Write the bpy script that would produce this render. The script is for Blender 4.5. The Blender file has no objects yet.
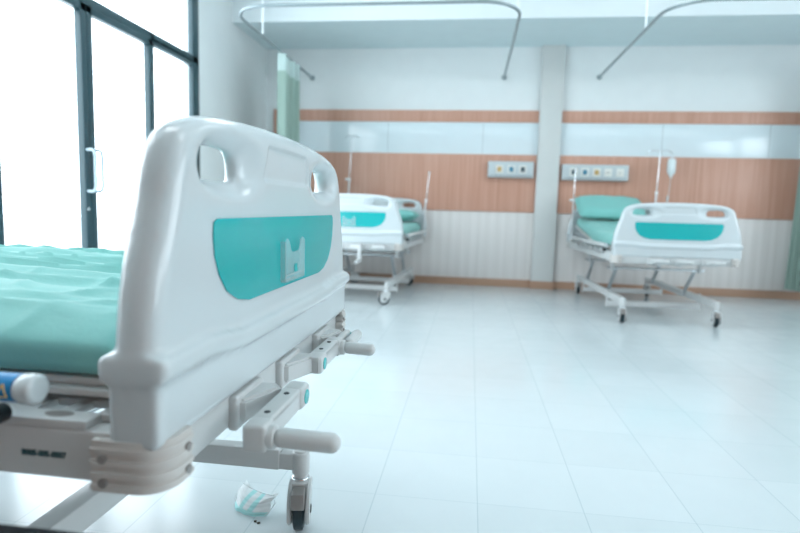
import bpy, bmesh, math, random
from math import pi, sin, cos, radians as rad
from mathutils import Vector, Matrix, Euler, noise
random.seed(7)
S = bpy.context.scene
COL = S.collection

# ------------------------------------------------------------------ materials
def mat(name, color, rough=.5, metal=0., coat=0., spec=.5, bump=None, trans=0., alpha=1., emit=None, sheen=0.):
    m = bpy.data.materials.new(name); m.use_nodes = True
    nt = m.node_tree; b = nt.nodes['Principled BSDF']
    b.inputs['Base Color'].default_value = (*color, 1)
    b.inputs['Roughness'].default_value = rough
    b.inputs['Metallic'].default_value = metal
    b.inputs['Coat Weight'].default_value = coat
    b.inputs['Coat Roughness'].default_value = .08
    b.inputs['Specular IOR Level'].default_value = spec
    b.inputs['Transmission Weight'].default_value = trans
    b.inputs['Alpha'].default_value = alpha
    if sheen: b.inputs['Sheen Weight'].default_value = sheen
    if emit:
        b.inputs['Emission Color'].default_value = (*emit[0], 1)
        b.inputs['Emission Strength'].default_value = emit[1]
    # slight procedural variation on every surface
    geo = nt.nodes.new('ShaderNodeNewGeometry')
    nz = nt.nodes.new('ShaderNodeTexNoise'); nz.inputs['Scale'].default_value = 6
    nt.links.new(geo.outputs['Position'], nz.inputs['Vector'])
    mx = nt.nodes.new('ShaderNodeMix'); mx.data_type = 'RGBA'
    mx.inputs['A'].default_value = (*[c*.97 for c in color], 1)
    mx.inputs['B'].default_value = (*[min(1, c*1.03) for c in color], 1)
    nt.links.new(nz.outputs['Fac'], mx.inputs['Factor'])
    nt.links.new(mx.outputs['Result'], b.inputs['Base Color'])
    if bump:
        bp = nt.nodes.new('ShaderNodeBump'); n2 = nt.nodes.new('ShaderNodeTexNoise')
        n2.inputs['Scale'].default_value = bump[0]; n2.inputs['Detail'].default_value = 3
        nt.links.new(geo.outputs['Position'], n2.inputs['Vector'])
        bp.inputs['Strength'].default_value = bump[1]; bp.inputs['Distance'].default_value = .004
        nt.links.new(n2.outputs['Fac'], bp.inputs['Height'])
        nt.links.new(bp.outputs['Normal'], b.inputs['Normal'])
    return m

M = {}
M['plastic'] = mat('white_moulded_plastic', (.565, .628, .648), .22, coat=.35)
M['cream'] = mat('cream_plastic', (.58, .565, .54), .4)
M['paint'] = mat('white_powder_coat', (.56, .585, .585), .3)
M['paint_dark'] = mat('dark_slot', (.02, .03, .035), .5)
M['deck'] = mat('deck_plastic', (.62, .62, .60), .4)
M['teal'] = mat('teal_panel', (.0, .40, .41), .16, coat=.4)
M['holder'] = mat('clear_acrylic', (.70, .86, .88), .12, alpha=.20, spec=.9)
M['sheet'] = mat('green_bed_sheet', (.19, .50, .465), .75, sheen=.2, bump=(120, .15))
M['chrome'] = mat('chrome', (.72, .75, .77), .16, metal=1)
M['steel'] = mat('brushed_steel', (.62, .65, .67), .35, metal=1)
M['pedal'] = mat('grey_brake_metal', (.27, .26, .25), .4, metal=.2)
M['rubber'] = mat('dark_rubber', (.012, .03, .038), .35)
M['black'] = mat('black_vinyl', (.006, .010, .014), .35)
M['blue'] = mat('blue_sticker', (.01, .22, .50), .3)
M['orange'] = mat('yellow_print', (.75, .50, .16), .4)
M['ink'] = mat('dark_green_ink', (.01, .08, .10), .5)
M['frame'] = mat('dark_window_frame', (.028, .072, .088), .3)
M['white_wall'] = mat('white_wall_paint', (.76, .80, .805), .6)
M['ceil'] = mat('ceiling_paint', (.78, .85, .87), .7)
M['soffit'] = mat('soffit_shaded', (.72, .84, .87), .7)  # underside shade put into the colour, darker than the bulkhead's lit face
M['pilaster'] = mat('pilaster_paper', (.60, .62, .61), .6)
M['base'] = mat('brown_skirting', (.42, .26, .18), .45)
M['grey_base'] = mat('console_metal', (.52, .58, .60), .35)
M['rail'] = mat('curtain_rail_metal', (.30, .36, .38), .35, metal=.5)
M['hanger'] = mat('white_hanger', (.80, .86, .88), .4)
M['handle'] = mat('handle_metal', (.48, .60, .65), .3, metal=.3)
M['curtain'] = mat('green_curtain', (.30, .42, .37), .85)
M['net'] = mat('curtain_net', (.60, .76, .74), .8, alpha=.75)
M['bag'] = mat('saline_bag', (.80, .88, .90), .2, alpha=.85)
M['tube'] = mat('clear_tube', (.75, .85, .88), .2, alpha=.7)
M['mask_w'] = mat('mask_white', (.80, .88, .90), .8)
M['mask_t'] = mat('mask_teal', (.25, .74, .74), .8)
M['ground'] = mat('pale_terrace', (.7, .73, .74), .8)
M['fill_glow'] = mat('fill_panel_glow', (.9, .95, 1), .5, emit=((.93, .98, 1), 5.))  # glow of the added ceiling fill panels
M['o_orange'] = mat('outlet_orange', (.62, .42, .16), .4)
M['o_blue'] = mat('outlet_blue', (.05, .25, .38), .4)
M['o_dark'] = mat('outlet_dark', (.05, .09, .11), .4)
M['o_white'] = mat('outlet_white', (.72, .72, .68), .4)
M['crumb'] = mat('crumb', (.05, .05, .04), .8)

def N(nt, t, **kw):
    n = nt.nodes.new(t)
    for k, v in kw.items(): setattr(n, k, v)
    return n
def math_(nt, op, a, b=None, c=None):
    n = N(nt, 'ShaderNodeMath', operation=op)
    for i, v in enumerate((a, b, c)):
        if v is None: continue
        if isinstance(v, (int, float)): n.inputs[i].default_value = v
        else: nt.links.new(v, n.inputs[i])
    return n.outputs[0]

def floor_mat():
    m = bpy.data.materials.new('glossy_vinyl_tiles'); m.use_nodes = True
    nt = m.node_tree; b = nt.nodes['Principled BSDF']; L = nt.links.new
    geo = N(nt, 'ShaderNodeNewGeometry'); sx = N(nt, 'ShaderNodeSeparateXYZ'); L(geo.outputs['Position'], sx.inputs[0])
    T = .306; T2 = .312
    def seam(o, off, t):
        f = math_(nt, 'FRACT', math_(nt, 'DIVIDE', math_(nt, 'SUBTRACT', o, off), t))
        d = math_(nt, 'MINIMUM', f, math_(nt, 'SUBTRACT', 1., f))
        return math_(nt, 'LESS_THAN', d, .0045)
    sX = seam(sx.outputs['X'], .054-20*T, T); sY = seam(sx.outputs['Y'], 1.562-20*T2, T2)
    s = math_(nt, 'MAXIMUM', sX, math_(nt, 'MULTIPLY', sY, .6))
    cx = math_(nt, 'FLOOR', math_(nt, 'DIVIDE', math_(nt, 'SUBTRACT', sx.outputs['X'], .054-20*T), T))
    cy = math_(nt, 'FLOOR', math_(nt, 'DIVIDE', math_(nt, 'SUBTRACT', sx.outputs['Y'], 1.562-20*T2), T2))
    cb = N(nt, 'ShaderNodeCombineXYZ'); L(cx, cb.inputs[0]); L(cy, cb.inputs[1])
    wn = N(nt, 'ShaderNodeTexWhiteNoise'); L(cb.outputs[0], wn.inputs['Vector'])
    nz = N(nt, 'ShaderNodeTexNoise'); nz.inputs['Scale'].default_value = 9; nz.inputs['Detail'].default_value = 5
    L(geo.outputs['Position'], nz.inputs['Vector'])
    v = math_(nt, 'ADD', math_(nt, 'MULTIPLY', wn.outputs['Value'], .45), math_(nt, 'MULTIPLY', nz.outputs['Fac'], .55))
    mx = N(nt, 'ShaderNodeMix', data_type='RGBA'); L(v, mx.inputs['Factor'])
    mx.inputs['A'].default_value = (.585, .655, .675, 1); mx.inputs['B'].default_value = (.645, .71, .73, 1)
    m2 = N(nt, 'ShaderNodeMix', data_type='RGBA'); L(s, m2.inputs['Factor']); L(mx.outputs['Result'], m2.inputs['A'])
    m2.inputs['B'].default_value = (.46, .55, .58, 1)
    L(m2.outputs['Result'], b.inputs['Base Color'])
    r = math_(nt, 'ADD', .13, math_(nt, 'MULTIPLY', nz.outputs['Fac'], .12)); L(r, b.inputs['Roughness'])
    b.inputs['Coat Weight'].default_value = .3; b.inputs['Coat Roughness'].default_value = .12
    bp = N(nt, 'ShaderNodeBump'); bp.inputs['Strength'].default_value = .05; bp.inputs['Distance'].default_value = .002
    L(nz.outputs['Fac'], bp.inputs['Height']); L(bp.outputs['Normal'], b.inputs['Normal'])
    return m
M['floor'] = floor_mat()

def grain_mat(name, a, c, scale, rough, axis_scale=(60, 60, 1.2), wave=None):
    m = bpy.data.materials.new(name); m.use_nodes = True
    nt = m.node_tree; b = nt.nodes['Principled BSDF']; L = nt.links.new
    geo = N(nt, 'ShaderNodeNewGeometry'); vm = N(nt, 'ShaderNodeVectorMath', operation='MULTIPLY')
    L(geo.outputs['Position'], vm.inputs[0]); vm.inputs[1].default_value = axis_scale
    nz = N(nt, 'ShaderNodeTexNoise'); nz.inputs['Scale'].default_value = scale; nz.inputs['Detail'].default_value = 4
    L(vm.outputs[0], nz.inputs['Vector'])
    f = nz.outputs['Fac']
    if wave:
        sx = N(nt, 'ShaderNodeSeparateXYZ'); L(geo.outputs['Position'], sx.inputs[0])
        w = math_(nt, 'SINE', math_(nt, 'MULTIPLY', sx.outputs['X'], wave))
        f = math_(nt, 'ADD', math_(nt, 'MULTIPLY', f, .75), math_(nt, 'MULTIPLY', math_(nt, 'ADD', math_(nt, 'MULTIPLY', w, .5), .5), .25))
    cr = N(nt, 'ShaderNodeValToRGB'); L(f, cr.inputs['Fac'])
    cr.color_ramp.elements[0].position = .3; cr.color_ramp.elements[0].color = (*a, 1)
    cr.color_ramp.elements[1].position = .7; cr.color_ramp.elements[1].color = (*c, 1)
    L(cr.outputs['Color'], b.inputs['Base Color']); b.inputs['Roughness'].default_value = rough
    return m
M['wood'] = grain_mat('salmon_wood_laminate', (.52, .275, .195), (.61, .35, .265), 1., .35)
M['paper'] = grain_mat('striped_wallpaper', (.68, .66, .64), (.76, .74, .725), 1., .6, (30, 30, .8), wave=2*pi/.11)
M['glassband'] = mat('glossy_pale_panel', (.70, .80, .84), .12, coat=.4, spec=.7)

def glass_mat():
    m = bpy.data.materials.new('window_glass'); m.use_nodes = True
    nt = m.node_tree; nt.nodes.clear(); L = nt.links.new
    o = N(nt, 'ShaderNodeOutputMaterial'); mix = N(nt, 'ShaderNodeMixShader')
    t = N(nt, 'ShaderNodeBsdfTransparent'); g = N(nt, 'ShaderNodeBsdfGlossy'); g.inputs['Roughness'].default_value = .02
    t.inputs['Color'].default_value = (.95, .98, 1, 1)
    fr = N(nt, 'ShaderNodeLayerWeight'); fr.inputs['Blend'].default_value = .5
    f = math_(nt, 'MULTIPLY', math_(nt, 'POWER', fr.outputs['Facing'], 5.), .5)
    L(f, mix.inputs[0]); L(t.outputs[0], mix.inputs[1]); L(g.outputs[0], mix.inputs[2]); L(mix.outputs[0], o.inputs[0])
    return m
M['glass'] = glass_mat()

# ------------------------------------------------------------------ mesh helpers
class MB:
    def __init__(s): s.bm = bmesh.new()
    def _merge(s, b, mtx=None):
        if mtx is not None: bmesh.ops.transform(b, matrix=mtx, verts=b.verts)
        me = bpy.data.meshes.new('tmp'); b.to_mesh(me); b.free(); s.bm.from_mesh(me); bpy.data.meshes.remove(me)
        return s
    def box(s, c, d, bev=0., mtx=None, seg=3):
        b = bmesh.new(); bmesh.ops.create_cube(b, size=1)
        bmesh.ops.scale(b, vec=d, verts=b.verts)
        if bev: bmesh.ops.bevel(b, geom=b.edges[:], offset=min(bev, min(d)*.49), segments=seg, affect='EDGES', profile=.5)
        T = Matrix.Translation(c)
        return s._merge(b, T @ mtx if mtx is not None else T)
    def bx(s, x0, x1, y0, y1, z0, z1, bev=0.):
        return s.box(((x0+x1)/2, (y0+y1)/2, (z0+z1)/2), (abs(x1-x0), abs(y1-y0), abs(z1-z0)), bev)
    def tube(s, pts, r, seg=12, caps=True):
        pts = [Vector(p) for p in pts]; rs = r if isinstance(r, (list, tuple)) else [r]*len(pts)
        b = bmesh.new(); rings = []
        t0 = (pts[1]-pts[0]).normalized(); up = Vector((0, 0, 1)) if abs(t0.z) < .9 else Vector((1, 0, 0))
        n = t0.cross(up).normalized()
        for i, p in enumerate(pts):
            if i == 0: t = pts[1]-pts[0]
            elif i == len(pts)-1: t = pts[-1]-pts[-2]
            else: t = (pts[i]-pts[i-1]).normalized()+(pts[i+1]-pts[i]).normalized()
            t.normalize(); n = (n-t*n.dot(t)).normalized(); bn = t.cross(n)
            rings.append([b.verts.new(p+(n*cos(2*pi*k/seg)+bn*sin(2*pi*k/seg))*rs[i]) for k in range(seg)])
        for a, c in zip(rings, rings[1:]):
            for k in range(seg): b.faces.new((a[k], a[(k+1) % seg], c[(k+1) % seg], c[k]))
        if caps: b.faces.new(rings[0][::-1]); b.faces.new(rings[-1])
        bmesh.ops.recalc_face_normals(b, faces=b.faces)
        return s._merge(b)
    def rod(s, p0, p1, r, seg=16, rnd=.0):
        p0, p1 = Vector(p0), Vector(p1); d = (p1-p0); L = d.length; d.normalize(); k = min(rnd or r*.25, L/2)
        P, R = [], []
        for i in range(5):
            a = pi/2*i/4; P.append(p0+d*k*(1-cos(a))); R.append(max(r-k+k*sin(a), 1e-4) if rnd or 1 else r)
        for i in range(5):
            a = pi/2*(4-i)/4; P.append(p1-d*k*(1-cos(a))); R.append(max(r-k+k*sin(a), 1e-4))
        return s.tube(P, R, seg)
    def prism(s, poly, axis, a, b_, bev=0.):
        """poly: 2D points; axis 'x','y','z' is the extrusion direction from a to b_"""
        b = bmesh.new()
        def P(u, v, w): return {'x': (w, u, v), 'y': (u, w, v), 'z': (u, v, w)}[axis]
        lo = [b.verts.new(P(u, v, a)) for u, v in poly]; hi = [b.verts.new(P(u, v, b_)) for u, v in poly]
        b.faces.new(lo[::-1]); b.faces.new(hi); n = len(poly)
        for i in range(n): b.faces.new((lo[i], lo[(i+1) % n], hi[(i+1) % n], hi[i]))
        bmesh.ops.recalc_face_normals(b, faces=b.faces)
        if bev:
            es = [e for e in b.edges if all(len(f.verts) == n or n == 4 for f in e.link_faces[:1]) or any(len(f.verts) == n for f in e.link_faces)]
            bmesh.ops.bevel(b, geom=es, offset=bev, segments=2, affect='EDGES')
        return s._merge(b)
    def build(s, name, m, parent=None, smooth=True, mtx=None, ang=40):
        me = bpy.data.meshes.new(name)
        if mtx is not None: bmesh.ops.transform(s.bm, matrix=mtx, verts=s.bm.verts)
        s.bm.to_mesh(me); s.bm.free(); me.materials.append(M[m] if isinstance(m, str) else m)
        return link(name, me, parent, smooth, ang)
def link(name, me, parent=None, smooth=True, ang=40):
    o = bpy.data.objects.new(name, me); COL.objects.link(o)
    if parent is not None: o.parent = parent
    if smooth and len(me.polygons):
        me.shade_smooth()
        try: me.set_sharp_from_angle(angle=rad(ang))
        except Exception: pass
    return o
def empty(name, loc, rz=0.):
    o = bpy.data.objects.new(name, None); COL.objects.link(o); o.location = loc; o.rotation_euler = (0, 0, rz); o.empty_display_size = .1
    return o
def tag(o, label, cat, group=None):
    o['label'] = label; o['category'] = cat
    if group: o['group'] = group
    return o
def struct(o): o['kind'] = 'structure'; return o
def smooth_poly(pts, it=2):
    for _ in range(it):
        q = []
        for i in range(len(pts)):
            a, b = pts[i], pts[(i+1) % len(pts)]
            q += [(a[0]*.75+b[0]*.25, a[1]*.75+b[1]*.25), (a[0]*.25+b[0]*.75, a[1]*.25+b[1]*.75)]
        pts = q
    return pts
def sstep(a, b, x):
    t = max(0., min(1., (x-a)/(b-a))); return t*t*(3-2*t)

# ------------------------------------------------------------------ camera
H = .86
cam = bpy.data.cameras.new('camera'); co = bpy.data.objects.new('camera', cam); COL.objects.link(co)
cam.sensor_width = 36; cam.lens = 550*36/800
co.matrix_world = Matrix.Translation((0, 0, H)) @ Matrix.Rotation(rad(7.15), 4, 'Z') @ Matrix.Rotation(pi/2-rad(6.03), 4, 'X') @ Matrix.Rotation(rad(1.6), 4, 'Z')
cam.clip_start = .02
cam.dof.use_dof = True; cam.dof.focus_distance = 1.25; cam.dof.aperture_fstop = 2.6
S.camera = co

# ------------------------------------------------------------------ room
XL, XR, YB, YF = -2.44, 4.9, 6.38, -2.6
ZC, ZS, YS = 3.1, 2.66, 5.46
struct(MB().bx(XL-.2, XR+.2, YF-.2, YB+.2, -.1, 0).build('floor', 'floor'))
struct(MB().bx(XL-.2, XR+.2, YF-.2, YB+.2, ZC, ZC+.1).build('ceiling', 'ceil'))
struct(MB().bx(XL, XR, YS, YB, ZS, ZC).build('trim_1', 'soffit')); struct(MB().bx(XL, XR, YS-.012, YS, ZS-.002, ZC).build('trim_2', 'ceil'))       # dropped bulkhead; shaded underside and lit face painted in two tones
struct(MB().bx(XL-.2, XR+.2, YB, YB+.15, 0, ZC).build('wall_back', 'white_wall'))
wr_ = MB(); wr_.bx(XR, XR+.15, YF, YB, 0, .85); wr_.bx(XR, XR+.15, YF, YB, 2.55, ZC)
for a_, b_ in ((YF, -1.9), (.9, 1.2), (4.3, YB)): wr_.bx(XR, XR+.15, a_, b_, .85, 2.55)
struct(wr_.build('wall_right', 'white_wall'))
struct(MB().bx(XL-.2, XR+.2, YF-.15, YF, 0, ZC).build('wall_front', 'wood'))  # unseen wall; brown wood chosen to cut fill light on near surfaces
# left wall: solid behind the corner (big tiles), solid near part, glazed middle
w = MB(); w.bx(XL-.15, XL, 4.76, YB, 0, ZC); w.bx(XL-.15, XL, YF, .2, 0, ZC)
wl = struct(w.build('wall_left', 'white_wall'))
ground = struct(MB().bx(-30, XL-.2, -20, 25, -.12, -.02).build('floor_outside', 'ground'))
struct(MB().bx(XR+.2, 30, -20, 25, -.12, -.02).build('floor_yard', 'ground'))
# back wall cladding
def clad(name, x0, x1, z0, z1, m, d=.02): return struct(MB().bx(x0, x1, YB-d, YB, z0, z1, .002).build(name, m))
P0, P1 = .705, .945
k = 2
for x0, x1 in ((-2.33, P0), (P1, XR)):
    for z0, z1, m, d in ((1.845, 1.975, 'wood', .022), (1.492, 1.845, 'glassband', .012), (.852, 1.492, 'wood', .022), (.085, .852, 'paper', .008)):
        k += 1; clad('trim_%d' % k, x0, x1, z0, z1, m, d)
k += 1; struct(MB().bx(XL+.10, XL+.16, YB-.024, YB, .085, 1.975).build('trim_%d' % k, 'wood'))
struct(MB().bx(XL, XR, YB-.03, YB, 0, .085, .004).build('baseboard_back', 'base'))
k += 1; struct(MB().bx(P0, P1, YB-.07, YB, 0, ZS, .003).build('trim_%d' % k, 'pilaster'))
struct(MB().bx(P0-.012, P1+.012, YB-.082, YB, 0, .085, .004).build('baseboard_pilaster', 'base'))
struct(MB().bx(XL, XL+.02, 4.78, YB, 0, .085, .004).build('baseboard_left', 'base'))
# fine vertical joints of the glossy band
j = MB()
for x in (-.98, .1, 2.02, 3.1): j.bx(x-.002, x+.002, YB-.0135, YB-.011, 1.505, 1.845)
k += 1; struct(j.build('trim_%d' % k, 'rail'))

# ---- glazing of the left wall
FX0, FX1 = XL-.045, XL+.0
zt0, zt1 = 2.04, 2.13
def frame_bar(mb, y0, y1, z0, z1, dx=0.): mb.bx(FX0+dx, FX1+dx, y0, y1, z0, z1, .003)
f = MB()
frame_bar(f, .2, 4.76, zt0+.03, zt1); frame_bar(f, .2, 4.76, ZC-.06, ZC)
frame_bar(f, 4.65, 4.76, 0, ZC); frame_bar(f, 2.47, 2.56, 0, ZC); frame_bar(f, .2, .28, 0, ZC)
frame_bar(f, 1.36, 1.42, 0, ZC); frame_bar(f, 4.022, 4.055, 0, zt1)
frame_bar(f, 4.055, 4.65, 0, .06); frame_bar(f, .28, 2.47, 0, .06)
frame_bar(f, 4.055, 4.65, zt0, zt0+.05)
win = struct(f.build('window_1', 'frame'))
g = MB(); gx = XL-.028
for y0, y1, z0, z1 in ((.28, 1.36, .06, zt0+.03), (1.42, 2.47, .06, zt0+.03), (4.055, 4.65, .06, zt0), (.28, 2.47, zt1, ZC-.06), (2.56, 4.65, zt1, ZC-.06)):
    g.bx(gx-.003, gx+.003, y0, y1, z0, z1)
g.build('pane', 'glass', win)
for i_, (a_, b_) in enumerate(((-1.9, .9), (1.2, 4.3))):
    f = MB(); c_ = (a_+b_)/2
    for y0, y1, z0, z1 in ((a_, b_, .85, .90), (a_, b_, 2.5, 2.55), (a_, a_+.05, .9, 2.5), (b_-.05, b_, .9, 2.5), (c_-.03, c_+.03, .9, 2.5)): f.bx(XR+.03, XR+.09, y0, y1, z0, z1)
    w_ = struct(f.build('window_%d' % (i_+2), 'frame'))
    MB().bx(XR+.057, XR+.063, a_+.05, b_-.05, .9, 2.5).build('pane', 'glass', w_)
def door(name, y0, y1, hy, hside):
    d = MB(); s = .050
    for a, b in ((y0, y0+s), (y1-s, y1)): d.bx(FX0+.01, FX1+.012, a, b, .01, zt0+.03, .003)
    d.bx(FX0+.01, FX1+.012, y0, y1, zt0-.018, zt0+.03, .003); d.bx(FX0+.01, FX1+.012, y0, y1, .01, .11, .003)
    o = struct(d.build(name, 'frame'))
    MB().bx(gx-.003, gx+.003, y0+s, y1-s, .11, zt0-.018).build('pane', 'glass', o)
    h = MB(); x = FX1+.012
    h.tube([(x, hy, 1.175), (x+.035, hy, 1.178), (x+.052, hy, 1.165), (x+.058, hy, 1.14), (x+.058, hy, .95), (x+.052, hy, .925), (x+.035, hy, .912), (x, hy, .915)], .0095, 12)
    h.build('handle', 'handle', o)
    if hside: MB().rod((x-.004, hy, .80), (x+.006, hy, .80), .012).build('lock_cylinder', 'chrome', o)
    return o
door('door_1', 2.56, 3.29, 3.258, True)
door('door_2', 3.295, 4.02, 3.325, False)

# ---- unseen ceiling fill panels, added to brighten the room
first = None
for i, (x, y) in enumerate([(x, y) for x in (-.9, 1.3, 3.5) for y in (1.0, 4.2)]):
    e = empty('fill_panel', (x, y, ZC)); tag(e, 'added rectangular white fill light panel on the ceiling, out of view', 'fill light', 'added fill light panels')
    r = MB(); r.bx(-.62, .62, -.31, -.29, -.03, 0); r.bx(-.62, .62, .29, .31, -.03, 0); r.bx(-.62, -.6, -.29, .29, -.03, 0); r.bx(.6, .62, -.29, .29, -.03, 0)
    r.build('fill_frame', 'hanger', e); MB().bx(-.6, .6, -.29, .29, -.02, -.005).build('diffuser', 'fill_glow', e)

# ------------------------------------------------------------------ moulded bed board (shared mesh)
half = [(.470, .57), (.480, .63), (.482, .68), (.473, .75), (.459, .80), (.436, .86), (.426, .905), (.406, .95), (.366, .974), (.30, .987), (.2, .995), (.1, .999)]
outline = half + [(0, 1.0)] + [(-a, b) for a, b in half[::-1]]
outline = [outline[0]] + smooth_poly(outline, 2)[2:-2] + [outline[-1]]
hole = [(.203, .902), (.206, .930), (.220, .942), (.27, .945), (.322, .943), (.340, .930), (.346, .908), (.340, .896), (.27, .894), (.214, .895)]
holes = [smooth_poly(hole, 2), smooth_poly([(-a, b) for a, b in hole[::-1]], 2)]

def resample(p, st):
    out = []; n = len(p)
    for i in range(n):
        a, b = Vector(p[i]), Vector(p[(i+1) % n]); k_ = max(1, int((b-a).length/st))
        out += [tuple(a.lerp(b, q/k_)) for q in range(k_)]
    return out
def inside(p, x, y):
    c = False; n = len(p)
    for i in range(n):
        (x1, y1), (x2, y2) = p[i], p[i-1]
        if (y1 > y) != (y2 > y) and x < (x2-x1)*(y-y1)/(y2-y1)+x1: c = not c
    return c
def slab(bm, outer, inner, y0, y1, r, step=.009):
    """closed plate in the xz plane between y0 and y1 with rounded rims of radius r"""
    polys = [resample(outer, step)] + [resample(h_, step*.7) for h_ in inner]
    segs = []; pts = []; edges = []
    for p in polys:
        o_ = len(pts); pts += p; edges += [(o_+i, o_+(i+1) % len(p)) for i in range(len(p))]
        segs += [(p[i], p[(i+1) % len(p)]) for i in range(len(p))]
    nb = len(pts)
    def dist(x, y):
        b_ = 9.
        for (ax, ay), (bx_, by) in segs:
            dx, dy = bx_-ax, by-ay; t_ = max(0, min(1, ((x-ax)*dx+(y-ay)*dy)/(dx*dx+dy*dy+1e-12)))
            q = (x-ax-dx*t_)**2+(y-ay-dy*t_)**2
            if q < b_: b_ = q
        return math.sqrt(b_)
    ok = lambda x, y: inside(outer, x, y) and not any(inside(h_, x, y) for h_ in inner)
    xs = [q[0] for q in outer]; zs = [q[1] for q in outer]
    D = [0.]*nb
    nx_ = int((max(xs)-min(xs))/step)+1; nz_ = int((max(zs)-min(zs))/step)+1
    for i in range(nx_):
        for j_ in range(nz_):
            x = min(xs)+(i+.5)*step; z = min(zs)+(j_+.5*(i % 2)+.3)*step
            if ok(x, z):
                d = dist(x, z)
                if d > step*.35: pts.append((x, z)); D.append(d)
    if r > step:
        for p in polys:
            n = len(p)
            for i in range(n):
                a, b = Vector(p[i-1]), Vector(p[(i+1) % n]); t_ = (b-a).normalized(); nrm = Vector((-t_.y, t_.x))
                for f_ in (.08, .3):
                    for sg in (1, -1):
                        q = Vector(p[i])+nrm*sg*r*f_
                        if ok(q.x, q.y) and dist(q.x, q.y) > r*f_*.9: pts.append(tuple(q)); D.append(r*f_)
    from mathutils.geometry import delaunay_2d_cdt
    vo, eo, fo, ov, oe, of = delaunay_2d_cdt([Vector(q) for q in pts], edges, [], 0, 1e-7)
    dd = [D[o_[0]] if o_ else dist(*v) for v, o_ in zip(vo, ov)]
    yc, T = (y0+y1)/2, (y1-y0)/2; r = min(r, T)
    def half_t(d): return T if d >= r else (T-r)+math.sqrt(max(0, r*r-(r-d)**2))
    F = [bm.verts.new((v.x, yc-half_t(d), v.y)) for v, d in zip(vo, dd)]
    K = [bm.verts.new((v.x, yc+half_t(d), v.y)) for v, d in zip(vo, dd)]
    cnt = {}
    for f_ in fo:
        c = (vo[f_[0]]+vo[f_[1]]+vo[f_[2]])/3
        if not ok(c.x, c.y): continue
        bm.faces.new([F[q] for q in f_]); bm.faces.new([K[q] for q in f_[::-1]])
        for a, b in zip(f_, f_[1:]+f_[:1]): cnt[(a, b)] = 1
    for (a, b) in list(cnt):
        if (b, a) not in cnt: bm.faces.new((F[b], F[a], K[a], K[b]))
    for v in F+K:
        if not v.link_faces: bm.verts.remove(v)
def ledge(u): return .640-.012*(1-sstep(.22, .36, abs(u)))
def make_board_mesh():
    bm = bmesh.new()
    slab(bm, outline, holes, 0, .062, .027, .008)                              # upper body
    us = [i/40*.478 for i in range(-40, 41)]
    slab(bm, [(-.478, .556), (.478, .556)] + [(u, ledge(u)+.008) for u in us[::-1]], [], -.004, .066, .009, .008)
    us = [i/40*.483 for i in range(-40, 41)]
    slab(bm, [(u, ledge(u)) for u in us] + [(u, ledge(u)+.034) for u in us[::-1]], [], -.017, .079, .014, .0065)
    bmesh.ops.recalc_face_normals(bm, faces=bm.faces)
    me = bpy.data.meshes.new('board'); bm.to_mesh(me); bm.free()
    o = bpy.data.objects.new('board', me); COL.objects.link(o)
    rm = o.modifiers.new('r', 'REMESH'); rm.mode = 'VOXEL'; rm.voxel_size = .0048
    sm = o.modifiers.new('s', 'SMOOTH'); sm.factor = .5; sm.iterations = 5
    dg = bpy.context.evaluated_depsgraph_get(); out = bpy.data.meshes.new_from_object(o.evaluated_get(dg))
    bpy.data.objects.remove(o)
    for v in out.vertices:
        x, y, z = v.co
        if z > .87 or True:
            # scooped grips and a shallow pressed recess in the middle
            for sx_ in (1, -1):
                d = math.hypot((x-sx_*.250)/.140, (z-.917)/.056)
                if d < 1 and z > .8:
                    v.co.y = .031+(y-.031)*(1-.42*sstep(1, .45, d))
            hw = .135-(z-.90)*.35
            ins = min(sstep(hw, hw-.006, abs(x)), sstep(.900, .906, z), sstep(.966, .960, z))
            if ins > 0 and y < .02: v.co.y += ins*.0045
    out.materials.clear(); out.materials.append(M['plastic'])
    out.shade_smooth()
    return out
BOARD = make_board_mesh()
def teal_poly():
    r = [(.318, .838), (.328, .832), (.330, .815), (.326, .785), (.312, .755), (.288, .728), (.25, .709), (.205, .701)]
    return r[::1] + [(-a, b) for a, b in r[::-1]]

def build_board(parent, name, y, flip, card):
    o = link(name, BOARD, parent, False)
    o.location = (0, y, 0)
    if flip: o.rotation_euler = (0, 0, pi)
    p = MB(); p.prism(teal_poly()[::-1], 'y', -.0022, .002)
    t = p.build('colour_panel', 'teal', o); t['label'] = 'glossy teal panel'
    if card:
        c = MB()
        pts = [(-.058, .712), (-.058, .785), (-.056, .792), (-.048, .796), (-.040, .793), (-.034, .784), (-.026, .773), (-.016, .768), (.016, .768), (.026, .773), (.034, .784), (.040, .793), (.048, .796), (.056, .792), (.058, .785), (.058, .712)]
        c.prism(pts, 'y', -.013, -.011)
        for s_ in (-1, 1): c.bx(s_*.058-.002, s_*.058+.002, -.013, -.003, .712, .790)
        c.bx(-.058, .058, -.013, -.003, .710, .714); c.bx(-.058, .058, -.0135, -.0125, .722, .725)
        cc = c.build('card_holder', 'holder', o, smooth=False); cc['label'] = 'clear acrylic card holder'
        q = MB()
        q.bx(-.008, .009, -.0142, -.0136, .727, .743, .0002)
        q.build('notch', 'teal', cc, smooth=False)
    return o

# ------------------------------------------------------------------ bed
def rect_tube(mb, p0, p1, w_, h_, bev=.004):
    p0, p1 = Vector(p0), Vector(p1); d = p1-p0; L = d.length
    z = d.normalized(); x = Vector((0, 0, 1)).cross(z)
    if x.length < .1: x = Vector((1, 0, 0))
    x.normalize(); y = z.cross(x)
    m = Matrix((x, y, z)).transposed().to_4x4()
    mb.box((p0+p1)/2, (w_, h_, L), bev, m, 2)

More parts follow.
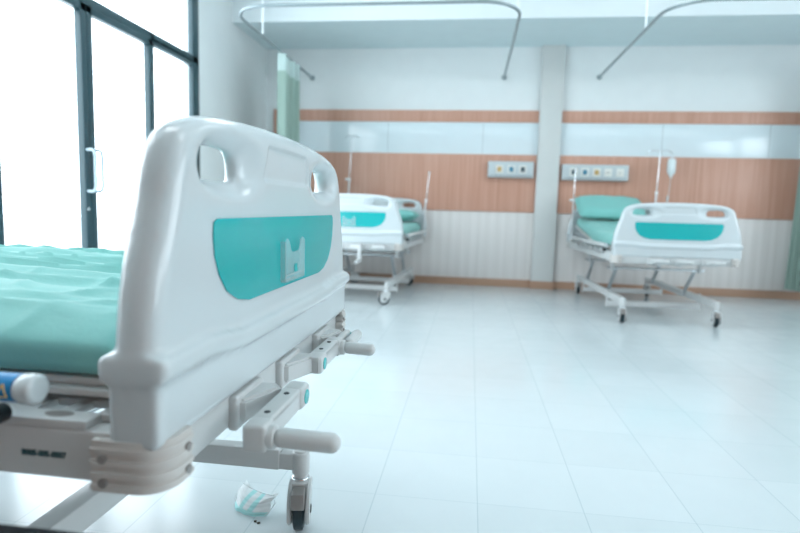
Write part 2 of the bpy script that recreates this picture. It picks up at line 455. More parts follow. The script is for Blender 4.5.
RAISE = 10
def caster(parent, x, y, ang, ztop=.15):
    """ang: direction of trail"""
    e = MB()
    zt = ztop+.055
    e.rod((x, y, .112), (x, y, zt), .019)
    o = e.build('caster', 'paint', parent); o['label'] = 'white swivel caster with dark tyre'
    tx, ty = cos(ang), sin(ang)
    R = Matrix.Translation((x, y, 0)) @ Matrix.Rotation(ang, 4, 'Z')
    MB().rod((0, 0, .122), (0, 0, .132), .024).build('washer', 'chrome', o, mtx=R)
    h = MB(); prof = smooth_poly([(-.028, .124), (.034, .124), (.070, .10), (.074, .05), (.064, .022), (.02, .016), (.0, .04), (-.026, .08)], 2)
    for s_ in (-1, 1):
        a, b = sorted((s_*.0185, s_*.029)); h.prism(prof, 'y', a, b, .003)
    h.bx(-.02, .03, -.022, .022, .104, .124, .004)
    h.build('fork', 'paint', o, mtx=R)
    wv = MB(); wv.tube([(.026, -.014, .052), (.026, -.011, .052), (.026, .011, .052), (.026, .014, .052)], [.046, .052, .052, .046], 32)
    wv.build('wheel', 'rubber', o, mtx=R)
    MB().rod((.026, -.0315, .052), (.026, .0315, .052), .012).build('axle', 'paint_dark', o, mtx=R)
    bp = MB(); bp.box((.079, 0, .098), (.008, .036, .040), .003, Matrix.Rotation(rad(-10), 4, 'Y')); bp.bx(.03, .080, -.017, .017, .108, .118, .003)
    bp.build('brake_pedal', 'pedal', o, mtx=R)
    return o

def crank(parent, u, mode):
    """crank under the footboard. mode: 'out_left' arm to -x with grip out, 'out_right', 'fold', 'hang'"""
    z = .524; o_ = MB()
    # bracket plate and wedge housing
    v0 = u; u = u-.027
    o_.bx(u-.058, u+.058, -.006, .012, z-.030, z+.028, .006)
    prof = [(-.052, .002), (.052, .002), (.050, -.036), (.034, -.046), (-.044, -.014)]
    o_.prism([(u+a, b) for a, b in prof], 'z', z-.018, z+.020, .005)
    o = o_.build('crank', 'paint', parent); u = v0
    MB().rod((u+.02, -.03, z), (u+.02, {'out_left': -.070, 'out_right': -.050, 'fold': -.055}.get(mode, -.088), z), .0105).build('crank_shaft', 'steel', o)
    a = MB()
    if mode == 'fold':
        ua = u+.02
        a.bx(ua-.09, ua+.02, -.060, -.040, z-.017, z+.017, .007); a.build('crank_arm', 'paint', o)
        MB().rod((ua-.085, -.076, z+.004), (ua+.03, -.076, z+.004), .0135, rnd=.012).build('grip', 'paint', o)
        MB().rod((ua+.012, -.0615, z), (ua+.012, -.0595, z), .010, 24).build('direction_sticker', 'teal', o)
        return o
    d = {'out_left': -1, 'out_right': 1}.get(mode, 0)
    ua = u+.02; Lm = .172 if mode == 'out_left' else .15
    yo = -.067 if mode != 'out_right' else -.042
    if d:
        lo, hi = sorted((ua-d*.025, ua+d*Lm))
        # arm shell: two cheeks and a spine, open channel below
        a.bx(lo, hi, yo-.016, yo+.016, z+.006, z+.019, .004)
        a.bx(lo, hi, yo-.016, yo-.010, z-.017, z+.017, .003); a.bx(lo, hi, yo+.010, yo+.016, z-.017, z+.017, .003)
        a.bx(ua+d*Lm-.019, ua+d*Lm+.019, yo-.020, yo+.016, z-.021, z+.020, .006)
        a.bx(ua-.024, ua+.024, yo-.021, yo+.018, z-.019, z+.0195, .008)
        a.build('crank_arm', 'paint', o)
        gu = ua+d*Lm
        MB().rod((gu, yo-.016, z-.002), (gu, yo-.030, z-.002), .0178, rnd=.003).build('grip_collar', 'paint', o)
        MB().rod((gu, yo-.026, z-.002), (gu, yo-(.126 if d < 0 else .104), z-.004), .0146, 20, rnd=.0135).build('grip', 'paint', o)
        MB().rod((ua, yo-.0225, z), (ua, yo-.0205, z), .013, 24).build('direction_sticker', 'teal', o)
        MB().rod((ua+d*.045, yo, z+.018), (ua+d*.045, yo, z+.0205), .005, 16).build('arm_screw', 'paint_dark', o)
        MB().rod((ua+d*(Lm-.04), yo, z+.018), (ua+d*(Lm-.04), yo, z+.0205), .005, 16).build('arm_screw', 'paint_dark', o)
    else:
        a.bx(ua-.017, ua+.017, -.095, -.07, z-.13, z+.02, .006); a.build('crank_arm', 'paint', o)
        MB().rod((ua, -.07, z-.115), (ua, -.20, z-.125), .0165, 20, rnd=.015).build('grip', 'paint', o)
    return o

def bed(name, loc, rz, L, zs, label, cranks, card, caster_ang, raised, sticker=False, bw=.345, low=True):
    B = empty(name, loc, rz); B.scale = (1, 1, zs)
    tag(B, label, 'hospital bed', 'hospital beds in the ward')
    build_board(B, 'footboard', 0, False, card)
    hb = build_board(B, 'headboard', L, True, False)
    # upper frame
    f = MB(); z0, z1 = .506, .572
    for s_ in (-1, 1): f.bx(s_*.430, s_*.470, .06, L-.06, z0, z1, .004)
    f.bx(-.44, .44, .008, .048, .500, .558, .004); f.bx(-.44, .44, L-.048, L-.008, .500, .558, .004)
    for yy in (.30, L*.5, L-.35): f.bx(-.43, .43, yy-.02, yy+.02, z0+.005, z1-.012, .003)
    f.build('frame', 'paint', B)
    # corner bumpers
    for sx_ in (-1, 1):
        for ey in (0, 1):
            b = MB(); n = 5
            def outl(off):
                pts = []
                X1, Y0, X0, Y1, r = .483+off, -.014-off, .414, .086, .045+off
                pts += [(X0, Y1*.3), (X0, Y0)]
                for q in range(7):
                    a = -pi/2+pi/2*q/6; pts.append((X1-r+r*cos(a), Y0+r+r*sin(a)))
                pts += [(X1, Y1), (X0+.04, Y1)]
                return pts
            def tf(p): return [(sx_*a, (b_ if not ey else L-b_)) for a, b_ in p]
            b.prism(tf(outl(-.003)), 'z', .500, .566)
            for q in range(4):
                zc = .5075+q*.0155; b.prism(tf(outl(0)), 'z', zc-.0058, zc+.0058, .0025)
            o = b.build('corner_bumper', 'cream', B); o['label'] = 'ridged cream corner bumper'
            yb = (-.0145 if not ey else L+.0145); sgn = 1 if not ey else -1; ys = .070 if not ey else L-.070
            for zc in (.512, .543):  # dark discs painted in for the shade inside the bumper's dimple holes
                MB().rod((sx_*.426, yb+sgn*.004, zc), (sx_*.426, yb-sgn*.0002, zc), .0065, 16).build('dimple_hole', 'pedal', o)
                MB().rod((sx_*.479, ys, zc), (sx_*.4835, ys, zc), .0065, 16).build('dimple_hole', 'pedal', o)
    # deck
    dk = MB()
    y_h = L*.46 if raised else L-.07
    for i in range(3):
        zc = .592+i*.0115; q = .012*(i % 2)
        dk.bx(-.392-.02*(i > 0)-q, .392+.02*(i > 0)+q, .072, y_h, zc-.0055, zc+.0055, .003)
    dk.build('mattress_deck', 'deck', B)
    if raised:
        br = MB(); Lb = L-.14-y_h+.10
        br.bx(-.41, .41, 0, Lb, -.012, .012, .004)
        for i in range(7): br.bx(-.40, .40, .04+i*Lb/7.3, .06+i*Lb/7.3, .012, .018, .002)
        br.build('backrest_panel', 'deck', B, mtx=Matrix.Translation((0, y_h, .598)) @ Matrix.Rotation(rad(RAISE), 4, 'X'))
        for x_ in (.2, -.2): MB().rod((x_, y_h+.1, .54), (x_, y_h+.40, .68), .012).build('backrest_strut', 'steel', B)
    # slotted flange on top of the side rails
    for s_ in (-1, 1):
        fl = MB(); fl.bx(s_*.438, s_*.470, .10, L-.10, z1, z1+.012, .002); fl.bx(s_*.375, s_*.398, .06, L-.06, z1, z1+.012, .002)
        y = .078; n_ = 0
        while y < L-.14:
            wd = (.030, .020, .070)[n_ % 3]; fl.bx(s_*.396, s_*.440, y, y+wd, z1+.001, z1+.011, .001); y += wd+.034; n_ += 1
        o = fl.build('side_flange', 'paint', B)
        el = MB(); el.prism([(s_*.452+.009*cos(a), .150+.020*sin(a)) for a in [2*pi*q/20 for q in range(20)]], 'z', z1+.0115, z1+.0125); el.build('slot', 'pedal', o)
    # base: long bars
    zb0, zb1 = .150, .205
    ya, yb = .125, L-.20
    for s_ in (-1, 1):
        lb = MB(); lb.bx(s_*bw-.02, s_*bw+.02, ya, yb, zb0, zb1, .004)
        o = lb.build('base_bar', 'paint', B)
        MB().bx(s_*bw-.010, s_*bw+.010, ya-.001, ya+.002, zb0+.012, zb1-.008, .0005).build('end_slot', 'paint_dark', o)
        for y0, y1 in ((ya+.02, .07), (yb-.02, yb+.05)):
            ar = MB(); ar.rod((s_*bw, y1, zb0-.012), (s_*bw, y1, zb1-.004), .024); ar.box((s_*bw, (y0+y1)/2, (zb0+zb1)/2-.004), (.034, abs(y1-y0), .045), .004)
            ar.build('caster_socket', 'paint', o)
    for yy in (.43, L-.5):
        cz = .075 if low else .176
        MB().bx(-bw-.02, bw+.02, yy-.026, yy+.026, cz, cz+(.045 if low else .06), .004).build('cross_brace', 'paint', B)
        for s_ in (-1, 1): MB().bx(s_*(bw+.024)-.004, s_*(bw+.024)+.004, yy-.02, yy+.02, (.065 if low else .11), .215, .002).build('brace_tab', 'paint', B)
    for (sx_, yy), a in zip(((-1, .07), (1, .07), (-1, yb+.05), (1, yb+.05)), caster_ang): caster(B, sx_*bw, yy, rad(a), .15)
    # lifting linkage
    for s_ in (-1, 1):
        for y0, y1 in ((.62, .42), (L-.40, L-.58)):
            la = MB(); rect_tube(la, (s_*(bw-.035), y0, .19), (s_*(bw-.035), y1, .42), .030, .014, .003)
            la.rod((s_*(bw-.06), y0, .19), (s_*(bw-.01), y0, .19), .016); la.build('lift_arm', 'steel', B)
    for yy in (.42, L-.58):
        MB().rod((-.40, yy, .42), (.40, yy, .42), .011).build('lift_shaft', 'chrome', B)
        for s_ in (-1, 1): MB().bx(s_*.36-.012, s_*.36+.012, yy-.02, yy+.02, .395, .515, .003).build('shaft_hanger', 'paint', B)
    for uu in (-.12, .05): MB().rod((uu, .03, .49), (uu, .62, .47), .009).build('lead_screw', 'steel', B)
    for u, m_ in cranks: crank(B, u, m_)
    # collapsed guard rails
    for s_ in (-1, 1):
        x = s_*.497; ya_, yb_ = .143, min(1.35, L-.28)
        gr = MB(); gr.rod((x, ya_+.01, .632), (x, yb_-.01, .632), .0165)
        g_ = gr.build('guard_rail', 'paint', B); g_['label'] = 'lowered side guard rail'
        lw = MB(); lw.rod((x-s_*.018, ya_+.16, .556), (x-s_*.018, yb_-.06, .556), .009); lw.build('lower_tube', 'steel', g_)
        for yq in (ya_+.02, yb_-.02):
            d_ = -1 if yq < L/2 else 1
            MB().rod((x, yq+d_*.026, .632), (x, yq+d_*.003, .632), .0185, 24, rnd=.006).build('end_cap', 'plastic', g_)
        nn = 6
        for i in range(nn):
            yq = ya_+.14+(yb_-ya_-.30)*i/(nn-1)
            MB().tube([(x, yq+.05, .620), (x-s_*.012, yq, .59), (x-s_*.014, yq-.03, .562)], .007, 8).build('guard_post', 'steel', g_)
        kn = MB(); kn.rod((x-s_*.016, ya_+.058, .594), (x+s_*.010, ya_+.058, .594), .012); kn.build('release_knob', 'black', g_)
        if sticker and s_ < 0:
            st = MB(); st.rod((x, ya_+.018, .632), (x, ya_+.26, .632), .0171, 28, rnd=.0003)
            so = st.build('sticker', 'blue', g_); so['label'] = 'blue sticker with a yellow warning triangle'
            tr = MB(); yc = ya_+.031; R_ = .0175
            A = [(yc-.0075, -.36), (yc+.0085, -.44), (yc-.0025, .52)]
            for i in range(3):
                a, b = A[i], A[(i+1) % 3]; pts = []
                for t_ in range(7):
                    yy = a[0]+(b[0]-a[0])*t_/6; th = a[1]+(b[1]-a[1])*t_/6
                    pts.append((x-R_*cos(th), yy, .632+R_*sin(th)))
                tr.tube(pts, .0009, 6)
            tr.build('warning_triangle', 'orange', so)
    return B

def add_text(parent, txt, size, m, mtx, name='serial_number', ext=.0006):
    cu = bpy.data.curves.new('t', 'FONT'); cu.body = txt; cu.size = size; cu.extrude = ext; cu.offset = .0003; cu.align_x = 'LEFT'
    o = bpy.data.objects.new('t', cu); COL.objects.link(o)
    dg = bpy.context.evaluated_depsgraph_get(); me = bpy.data.meshes.new_from_object(o.evaluated_get(dg))
    bpy.data.objects.remove(o); bpy.data.curves.remove(cu)
    me.transform(mtx); me.materials.clear(); me.materials.append(M[m])
    return link(name, me, parent, False)

def at(B, v):                     # bed-local -> world
    return B.matrix_basis @ Vector(v)

FG = bed('hospital_bed', (-.362, 1.077, 0), rad(90-.6), 1.95, 1., 'large nearest white hospital bed, its teal-panelled footboard filling the left foreground',
         [(-.178, 'out_left'), (.030, 'out_right'), (.275, 'fold')], True, (-150, -168, 60, 80), False, True, bw=.305, low=False)
add_text(FG, 'B005-005-0007', .0105, 'ink', Matrix(((0, 0, -1, -.4705), (-.95, 0, 0, .190), (0, 1, 0, .534), (0, 0, 0, 1))))
RB = bed('hospital_bed', (1.600, 4.50, 0), rad(2.), 1.78, .963, 'distant white hospital bed on the right with raised backrest and folded green pillow',
         [(-.13, 'fold'), (.05, 'fold'), (.28, 'fold')], False, (-100, -104, -95, -100), True, bw=.36)
LB = bed('hospital_bed', (-1.062, 4.775, 0), rad(-3.4), 1.52, .98, 'distant flat white hospital bed in the back left, partly hidden by the nearest bed',
         [(-.13, 'fold'), (.10, 'hang'), (.30, 'fold')], True, (40, 215, 30, 150), False, bw=.34)

# ------------------------------------------------------------------ mattresses (sheet covered)
def mattress(B, L, hgt, label, raised, seed, wr=1.):
    nx, ny = 90, 200
    y0, y1 = .080, L-.105; hw = .425; bm = bmesh.new()
    yh = L*.46; ang = rad(RAISE)
    def spine(t):                # distance along bed -> (y, z, normal)
        if not raised: return y0+t, 0., Vector((0, 0, 1))
        b0 = yh-y0; bl = .12
        if t < b0-bl: return y0+t, 0., Vector((0, 0, 1))
        if t > b0+bl:
            s_ = t-b0; return yh+s_*cos(ang), s_*sin(ang), Vector((0, -sin(ang), cos(ang)))
        q = (t-(b0-bl))/(2*bl); a = ang*q
        R_ = 2*bl/ang; return yh-bl+R_*sin(a), R_*(1-cos(a))*1.0, Vector((0, -sin(a), cos(a)))
    Ls = (y1-y0) if not raised else (yh-y0)+(L-.14-yh)/1.0*.98
    prof = []
    # cross-section loop (superellipse-like)
    m = 72; h = hgt
    for i in range(m):
        a = 2*pi*i/m; c, s_ = cos(a), sin(a); e = .24
        prof.append((hw*math.copysign(abs(c)**e, c), h/2+h/2*math.copysign(abs(s_)**(e*2.0), s_)))
    # resample: more points on top
    top = []
    K = 90
    loop = []
    r = h*.62
    for i in range(K+1): loop.append((-hw+r+(2*hw-2*r)*i/K, h))
    for i in range(1, 7): a = pi/2-pi/2*i/6; loop.append((hw-r+r*cos(a), h-r+r*sin(a)))
    for i in range(1, 4): loop.append((hw, (h-r)*(1-i/4)+.012*(i/4)))
    for i in range(0, 4): a = -pi/2*i/3; loop.append((hw-.015+.015*cos(a), .015+.015*sin(a)))
    for i in range(1, 12): loop.append((hw-.015-(2*hw-.03)*i/12, 0))
    for i in range(0, 4): a = -pi/2-pi/2*i/3; loop.append((-hw+.015+.015*cos(a), .015+.015*sin(a)))
    for i in range(1, 4): loop.append((-hw, .012+(h-r-.012)*i/4))
    for i in range(0, 6): a = pi-pi/2*i/6; loop.append((-hw+r+r*cos(a), h-r+r*sin(a)))
    rings = []
    off = Vector((seed*3.1, seed*7.7, seed))
    for jy in range(ny+1):
        t = Ls*jy/ny
        # rounded ends
        de = min(t, Ls-t); sc = 1.
        ek = min(1., de/.04); drop = 1-math.sqrt(max(0, 1-(1-ek)**2))
        y, z, n = spine(t); ring = []
        for (x, zz) in loop:
            ztop = zz/h
            hh = zz-drop*.035*ztop
            # long soft folds running lengthwise, denser away from the near edge
            u = x
            q = noise.noise(Vector((u*11, t*.6, 0))+off)*.55+noise.noise(Vector((u*26+.6*sin(t*4), t*2.1, 3))+off)*.35
            rdg = 1-abs(noise.noise(Vector((u*12+t*.8, t*.7, 7))+off))*2.6
            rdg = max(0, rdg)**1.7
            dgl = 1-abs(noise.noise(Vector((u*6-t*5.5, t*4.5+u*7, 11))+off))*3.0
            dgl = max(0, dgl)**2.5
            mesh_w = sstep(.35, 1., ztop)
            hh -= .024*wr*mesh_w*sstep(.75, .0, t)
            hh += wr*mesh_w*(q*.008+rdg*.017+dgl*.007*sstep(-.5, .3, noise.noise(Vector((u*3, t*2, 20))+off)))
            xx = x*(1-drop*.03)
            if abs(x) > hw*.8: xx += math.copysign(1, x)*noise.noise(Vector((t*5, zz*9, 1))+off)*.006
            p = Vector((xx, y, .625+z)) + n*hh
            ring.append(bm.verts.new(p))
        rings.append(ring)
    c = len(rings[0])
    for a, b in zip(rings, rings[1:]):
        for i in range(c): bm.faces.new((a[i], b[i], b[(i+1) % c], a[(i+1) % c]))
    bm.faces.new(rings[0]); bm.faces.new(rings[-1][::-1])
    bmesh.ops.recalc_face_normals(bm, faces=bm.faces)
    me = bpy.data.meshes.new('mattress'); bm.to_mesh(me); bm.free(); me.materials.append(M['sheet'])
    o = link('mattress', me, None, True, 60)
    o.matrix_basis = B.matrix_basis.copy()
    tag(o, label, 'mattress', 'green sheeted mattresses')
    return o
mattress(FG, 1.95, .084, 'wrinkled green sheeted mattress on the nearest bed', False, 1, 1.)
mattress(RB, 1.78, .095, 'green sheeted mattress bent up at the head on the right distant bed', True, 2, .6)
mattress(LB, 1.52, .095, 'green sheeted mattress on the back left bed, mostly hidden by boards', False, 3, .6)

def pillow(B, c, dims, tilt, label, seed):
    bm = bmesh.new(); bmesh.ops.create_cube(bm, size=2); bmesh.ops.subdivide_edges(bm, edges=bm.edges, cuts=14, use_grid_fill=True)
    a, b, h = dims
    for v in bm.verts:
        x, y, z = v.co; fx, fy = abs(x), abs(y)
        th = (1-fx**4)**.5*(1-fy**4)**.5 if fx < 1 and fy < 1 else 0
        v.co = Vector((x*a*(1-.04*fy**2), y*b*(1-.05*fx**2), (z*h*max(th, .02))))
        v.co.z += noise.noise(Vector((x*2.3+seed, y*2, z)))*h*.22*th+noise.noise(Vector((x*6+seed, y*6, z)))*h*.08*th
    me = bpy.data.meshes.new('pillow'); bm.to_mesh(me); bm.free(); me.materials.append(M['sheet'])
    o = link('pillow', me, None, True, 80)
    o.matrix_basis = B.matrix_basis @ Matrix.Translation(c) @ Matrix.Rotation(rad(tilt), 4, 'X')
    tag(o, label, 'pillow', 'green pillows'); return o
pillow(RB, (-.13, 1.44, .966), (.34, .19, .068), 32, 'plump green pillow leaning on the raised head of the right distant bed', 4)
pillow(LB, (.10, 1.21, .805), (.33, .19, .064), 0, 'green pillow lying at the head of the back left bed', 9)

# ------------------------------------------------------------------ infusion poles
def iv_pole(p0, p1, hooks, knob, label):
    p0, p1 = Vector(p0), Vector(p1); e = empty('infusion_pole', p0); tag(e, label, 'infusion pole', 'infusion poles at the bed heads')
    d = p1-p0; mid = d*.55
    MB().rod((0, 0, 0), mid, .010).build('outer_tube', 'steel', e); MB().rod(mid*.98, d, .0065).build('inner_tube', 'chrome', e)
    MB().rod(mid-Vector((0, 0, .02)), mid+Vector((0, 0, .012)), .014).build('collar', 'hanger', e)
    if knob: MB().rod(mid, mid+Vector((-.045, 0, 0)), .011).build('clamp_knob', 'hanger', e)
    if hooks:
        h = MB(); w_ = hooks
        for s_ in (-1, 1):
            h.tube([d+Vector((s_*w_*t, 0, z)) for t, z in ((0, 0), (.35, .012), (.7, .010), (.92, -.01), (1., -.03), (1.06, -.012))], .0045, 8)
        h.build('hook_bar', 'chrome', e)
    else:
        MB().rod(d-Vector((.012, 0, 0)), d+Vector((.014, 0, .0)), .010).build('end_hook', 'chrome', e)
    return e
def hd(B, x, L, z): return at(B, (x, L-.10, z))
p = hd(LB, -.445, 1.52, .601); iv_pole(p, (-1.37, p.y+.02, 1.655), .075, True, 'tall infusion pole with two short hooks behind the left distant bed')
p = hd(LB, .445, 1.52, .601); iv_pole(p, (-.475, p.y, 1.262), None, False, 'short plain infusion rod at the right head corner of the back left bed')
p = hd(RB, -.445, 1.78, .601); iv_pole(p, (1.092, p.y, 1.345), None, True, 'slim plain infusion rod at the left head corner of the right distant bed')
p = hd(RB, .395, 1.78, .601); PB = iv_pole(p, (1.955, p.y, 1.532), .125, False, 'tall infusion pole with curved hooks carrying the drip bag')
# sockets belong to the beds
for B, L, xs in ((LB, 1.52, (-.445, .445)), (RB, 1.78, (-.445, .395))):
    for x in xs: MB().rod((x, L-.10, .555), (x, L-.10, .60), .019).build('pole_socket', 'cream', B)
yb_ = PB.location.y
bg = empty('drip_bag', (2.078, yb_, 1.22)); tag(bg, 'clear drip bottle hanging from the hooked pole at the right bed', 'drip bag')
b = MB(); b.tube([(0, 0, z) for z in (.035, .06, .085, .11, .20, .235, .25)], [.008, .016, .036, .043, .043, .036, .008], 20); b.build('bag_body', 'bag', bg)
b = MB(); b.tube([(0, 0, .25), (.0, 0, .262), (.004, 0, .28), (.0, 0, .292)], .003, 8); b.build('hanging_loop', 'hanger', bg)
b = MB(); b.tube([(0, 0, .036), (0, 0, .0), (-.006, 0, -.10), (-.012, 0, -.15)], .0028, 8)
b.tube([(-.012, 0, -.15), (-.013, 0, -.155), (-.016, 0, -.205), (-.016, 0, -.21)], [.004, .011, .011, .004], 12)
b.tube([(-.016, 0, -.21), (-.02, -.004, -.24), (-.06, -.03, -.255), (-.11, -.05, -.25)], .0028, 8); b.build('drip_line', 'tube', bg)

# ------------------------------------------------------------------ bedhead service consoles
def console(x0, x1, z0, z1, outs, label):
    e = empty('wall_console', ((x0+x1)/2, YB-.022, z0)); tag(e, label, 'wall console', 'bedhead consoles on the wood band')
    w_ = (x1-x0)/2; h_ = z1-z0
    MB().bx(-w_, w_, -.075, 0, 0, h_, .008).build('housing', 'grey_base', e)
    MB().bx(-w_+.02, w_-.02, -.078, -.073, .012, .022, .001).build('lower_trim', 'rail', e)
    for u, m_ in outs:
        x = -w_+u
        o = MB().bx(x-.040, x+.040, -.081, -.074, h_*.5-.042, h_*.5+.046, .004).build('outlet', 'o_white', e)
        MB().bx(x-.022, x+.022, -.086, -.080, h_*.5-.026, h_*.5+.028, .004).build('outlet_insert', m_, o)
        sc = MB()
        for q in (-.010, .010): sc.bx(x+q-.002, x+q+.002, -.0865, -.0858, h_*.5-.006, h_*.5+.008)
        sc.build('socket_holes', 'paint_dark', o, smooth=False)
    return e
console(.170, .668, 1.235, 1.412, [(.125, 'o_orange'), (.255, 'o_blue'), (.38, 'o_dark')], 'short wall console with three outlets left of the pilaster')
console(.975, 1.675, 1.222, 1.392, [(.12, 'o_dark'), (.24, 'o_blue'), (.365, 'o_orange'), (.485, 'o_white'), (.61, 'o_white')], 'long wall console with five outlets above the right distant bed')

# ------------------------------------------------------------------ curtain rails and curtains
def rail(x0, x1, yf, z, hang, label):
    e = empty('curtain_rail', (0, 0, 0)); tag(e, label, 'curtain rail', 'curtain rails over the beds')
    r = .30; pts = [(x0, YB-.004, z), (x0, yf+r, z)]
    for i in range(1, 9): a = pi+pi/2*i/8; pts.append((x0+r+r*cos(a), yf+r+r*sin(a), z))
    pts.append(((x0+x1)/2, yf, z))
    for i in range(0, 9): a = -pi/2+pi/2*i/8; pts.append((x1-r+r*cos(a), yf+r+r*sin(a), z))
    pts.append((x1, YB-.004, z))
    MB().tube(pts, .0125, 10).build('track', 'rail', e)
    for x in (x0, x1): MB().rod((x, YB-.012, z), (x, YB, z), .028).build('wall_flange', 'rail', e)
    for x, y in hang:
        zt = ZC if y < YS else ZS
        h = MB(); h.rod((x, y, z), (x, y, zt), .008); h.rod((x, y, zt-.01), (x, y, zt), .03); h.build('hanger_rod', 'hanger', e)
    return e
ZR = 2.335
rail(-1.88, .305, 4.11, ZR, [(-1.88, 4.83), (.305, 4.60), (-.79, 4.11)], 'U-shaped curtain rail on the left, above the back left bed')
rail(1.325, 3.42, 4.15, ZR, [(1.325, 4.78), (3.42, 4.75)], 'U-shaped curtain rail on the right, above the right distant bed')
def curtain(x, y0, y1, z0, z1, amp, n, flare, label, znet=.16, sx=1):
    e = empty('privacy_curtain', (x, (y0+y1)/2, z0)); tag(e, label, 'curtain', 'green privacy curtains')
    def sheet(za, zb, m_, name, t=.003):
        bm = bmesh.new(); nu, nv = 140, 24; yc = (y0+y1)/2; front, back = [], []
        for side in (0, 1):
            g_ = []
            for jv in range(nv+1):
                z = za+(zb-za)*jv/nv; f_ = 1+flare*(1-(z-z0)/(z1-z0)); row = []
                for i in range(nu+1):
                    u = i/nu; ph = u*n*2*pi
                    a = amp*(1+.25*sin(u*9+z*.6))*f_
                    row.append(bm.verts.new((a*sin(ph+.25*sin(z*2.1))+side*t, ((y0-yc)+(y1-y0)*u)*f_, z-z0)))
                g_.append(row)
            for a_, b_ in zip(g_, g_[1:]):
                for i in range(nu): bm.faces.new((a_[i], a_[i+1], b_[i+1], b_[i]) if side else (a_[i], b_[i], b_[i+1], a_[i+1]))
            (front if side == 0 else back).extend(g_)
        for ra, rb in ((front[0], back[0]), (front[-1], back[-1])):
            for i in range(nu): bm.faces.new((ra[i], ra[i+1], rb[i+1], rb[i]))
        bmesh.ops.recalc_face_normals(bm, faces=bm.faces)
        me = bpy.data.meshes.new(name); bm.to_mesh(me); bm.free(); me.materials.append(M[m_]); return link(name, me, e, True, 80)
    sheet(z0, z1-znet, 'curtain', 'cloth'); sheet(z1-znet, z1, 'net', 'top_net')
    hk = MB()
    for i in range(8):
        y = (y0-y1)/2+(y1-y0)*(i+.5)/8; hk.tube([(0, y, z1-z0-.01), (0, y, ZR-.014-z0)], .003, 6)
    hk.build('curtain_hooks', 'hanger', e)
curtain(-1.88, 5.24, 5.80, .35, ZR-.03, .05, 4, 0., 'pale green curtain bunched on the left rail beside the window wall')
curtain(3.42, 5.86, 6.25, .12, ZR-.03, .055, 6, .25, 'green curtain gathered at the far right by the back wall', sx=-1)

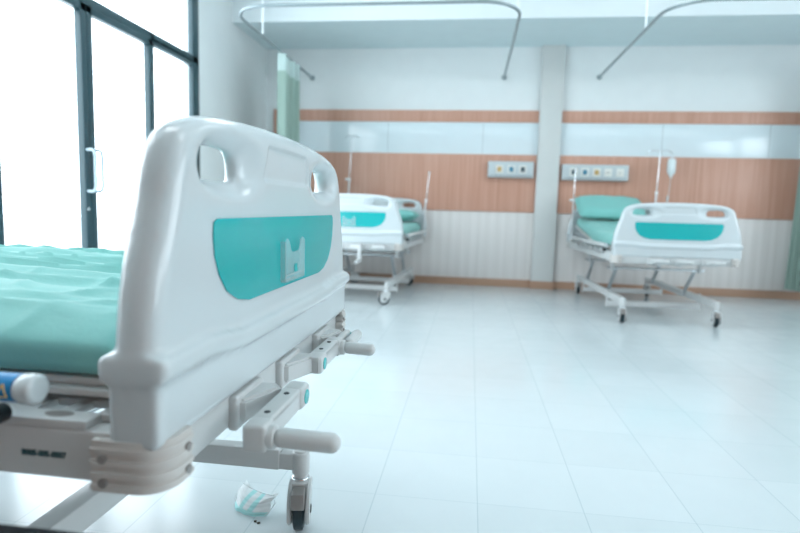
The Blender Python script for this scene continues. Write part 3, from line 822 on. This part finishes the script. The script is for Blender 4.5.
# ------------------------------------------------------------------ surgical mask on the floor
def face_mask():
    e = empty('face_mask', (-.580, 1.405, 0), rad(-20)); tag(e, 'crumpled pale teal surgical face mask lying on the floor by the front caster', 'face mask')
    def shell(name, v0, v1, m_, off=0.):
        bm = bmesh.new(); nu, nv = 60, 40; W = .062; grids = []
        for side in (0, 1):
            g_ = []
            for jv in range(nv+1):
                v = v0+(v1-v0)*jv/nv; row = []
                for i in range(nu+1):
                    u = -1+2*i/nu
                    # cupped cloth standing on its lower edge and leaning back, pleats along u
                    ang = v*1.25
                    bulge = .030*(1-u*u)*sin(pi*min(1, v*.9+.1))
                    y = -.020*(1-u*u*.8)+.050*v - bulge*.55 + .0006*sin(v*38)
                    z = .003+.044*sin(ang)*(1-.10*u)+.008*u*u*v + .004*(1-v)*u*u
                    x = W*u*(1-.02*(1-v)-.10*v*(u > 0))+.004*sin(v*9)
                    z += .0025*noise.noise(Vector((u*3, v*5, 2)))*v; y += .006*noise.noise(Vector((u*2.5, v*3, 5)))
                    row.append(bm.verts.new((x, y+side*.0012+off, max(z, .0015))))
                g_.append(row)
            for a_, b_ in zip(g_, g_[1:]):
                for i in range(nu): bm.faces.new((a_[i], b_[i], b_[i+1], a_[i+1]))
            grids.append(g_)
        bmesh.ops.recalc_face_normals(bm, faces=bm.faces)
        me = bpy.data.meshes.new(name); bm.to_mesh(me); bm.free(); me.materials.append(m_); return link(name, me, e, True, 80)
    m = bpy.data.materials.new('mask_cloth'); m.use_nodes = True; nt = m.node_tree; b = nt.nodes['Principled BSDF']; b.inputs['Roughness'].default_value = .8
    tc = N(nt, 'ShaderNodeTexCoord'); sx = N(nt, 'ShaderNodeSeparateXYZ'); nt.links.new(tc.outputs['Object'], sx.inputs[0])
    nz = N(nt, 'ShaderNodeTexNoise'); nz.inputs['Scale'].default_value = 40; nt.links.new(tc.outputs['Object'], nz.inputs['Vector'])
    st = math_(nt, 'ADD', math_(nt, 'SINE', math_(nt, 'MULTIPLY', math_(nt, 'ADD', sx.outputs['X'], math_(nt, 'MULTIPLY', sx.outputs['Z'], -.35)), 190.)), math_(nt, 'MULTIPLY', nz.outputs['Fac'], 1.6))
    band = math_(nt, 'MULTIPLY', math_(nt, 'LESS_THAN', math_(nt, 'ABSOLUTE', math_(nt, 'ADD', sx.outputs['X'], .002)), .030), math_(nt, 'MAXIMUM', math_(nt, 'MINIMUM', math_(nt, 'SUBTRACT', st, .5), .8), .05))
    low = math_(nt, 'MULTIPLY', math_(nt, 'LESS_THAN', sx.outputs['Z'], .015), .8)
    fac = math_(nt, 'MAXIMUM', band, low)
    mx = N(nt, 'ShaderNodeMix', data_type='RGBA'); nt.links.new(fac, mx.inputs['Factor'])
    mx.inputs['A'].default_value = (.86, .92, .93, 1); mx.inputs['B'].default_value = (.34, .80, .80, 1)
    nt.links.new(mx.outputs['Result'], b.inputs['Base Color'])
    shell('pleated_cloth', 0, 1, m)
    lp = MB()
    lp.tube([(.058, .028, .048), (.070, .02, .035), (.066, .0, .016), (.054, -.008, .006)], .0013, 6)
    lp.tube([(-.058, .028, .042), (-.066, .015, .03), (-.060, -.002, .012), (-.05, -.008, .005)], .0013, 6); lp.build('ear_loops', 'mask_w', e)
    ed = MB(); ed.tube([(.06*u, .031, .045+.008*u*u-.004*u) for u in [i/8 for i in range(-8, 9)]], .0012, 6); ed.build('top_hem', 'mask_w', e)
face_mask()
for x, y in ((-.548, 1.358), (-.536, 1.352)):
    c = MB(); c.box((0, 0, .002), (.008, .005, .004), .001, Matrix.Rotation(x*40, 4, 'Z')); o = c.build('crumb', 'crumb'); o.location = (x, y, 0)
    tag(o, 'tiny dark crumb on the floor in front of the face mask', 'crumb', 'crumbs by the face mask')

# ------------------------------------------------------------------ black padded stool at the lower left, nearest the camera
e = empty('padded_bench', (-.62, .38, 0)); tag(e, 'black padded bench edge at the bottom left corner, beside the nearest bed', 'bench')
MB().bx(-.50, .30, -.28, .141, .435, .500, .006).build('seat_cushion', 'black', e)
for x in (-.40, .23):
    for y in (-.22, .085): MB().rod((x, y, 0), (x, y, .44), .014).build('leg', 'steel', e)

# ------------------------------------------------------------------ light
W = bpy.data.worlds.new('daylight'); S.world = W; W.use_nodes = True
bgn = W.node_tree.nodes['Background']; bgn.inputs['Color'].default_value = (.92, .972, 1., 1); bgn.inputs['Strength'].default_value = 5.5
def portal(loc, rot, sx, sy):
    l = bpy.data.lights.new('window_portal', 'AREA'); l.shape = 'RECTANGLE'; l.size = sx; l.size_y = sy
    l.cycles.is_portal = True
    o = bpy.data.objects.new('window_portal', l); COL.objects.link(o); o.location = loc; o.rotation_euler = rot
portal((XL-.10, 2.4, 1.55), (0, -pi/2, 0), 3.1, 4.5)
portal((XR+.12, 1.2, 1.7), (0, pi/2, 0), 1.7, 6.2)
S.view_settings.view_transform = 'Standard'; S.view_settings.look = 'None'; S.view_settings.gamma = 1
S.view_settings.exposure = 0.0; S.view_settings.use_curve_mapping = False
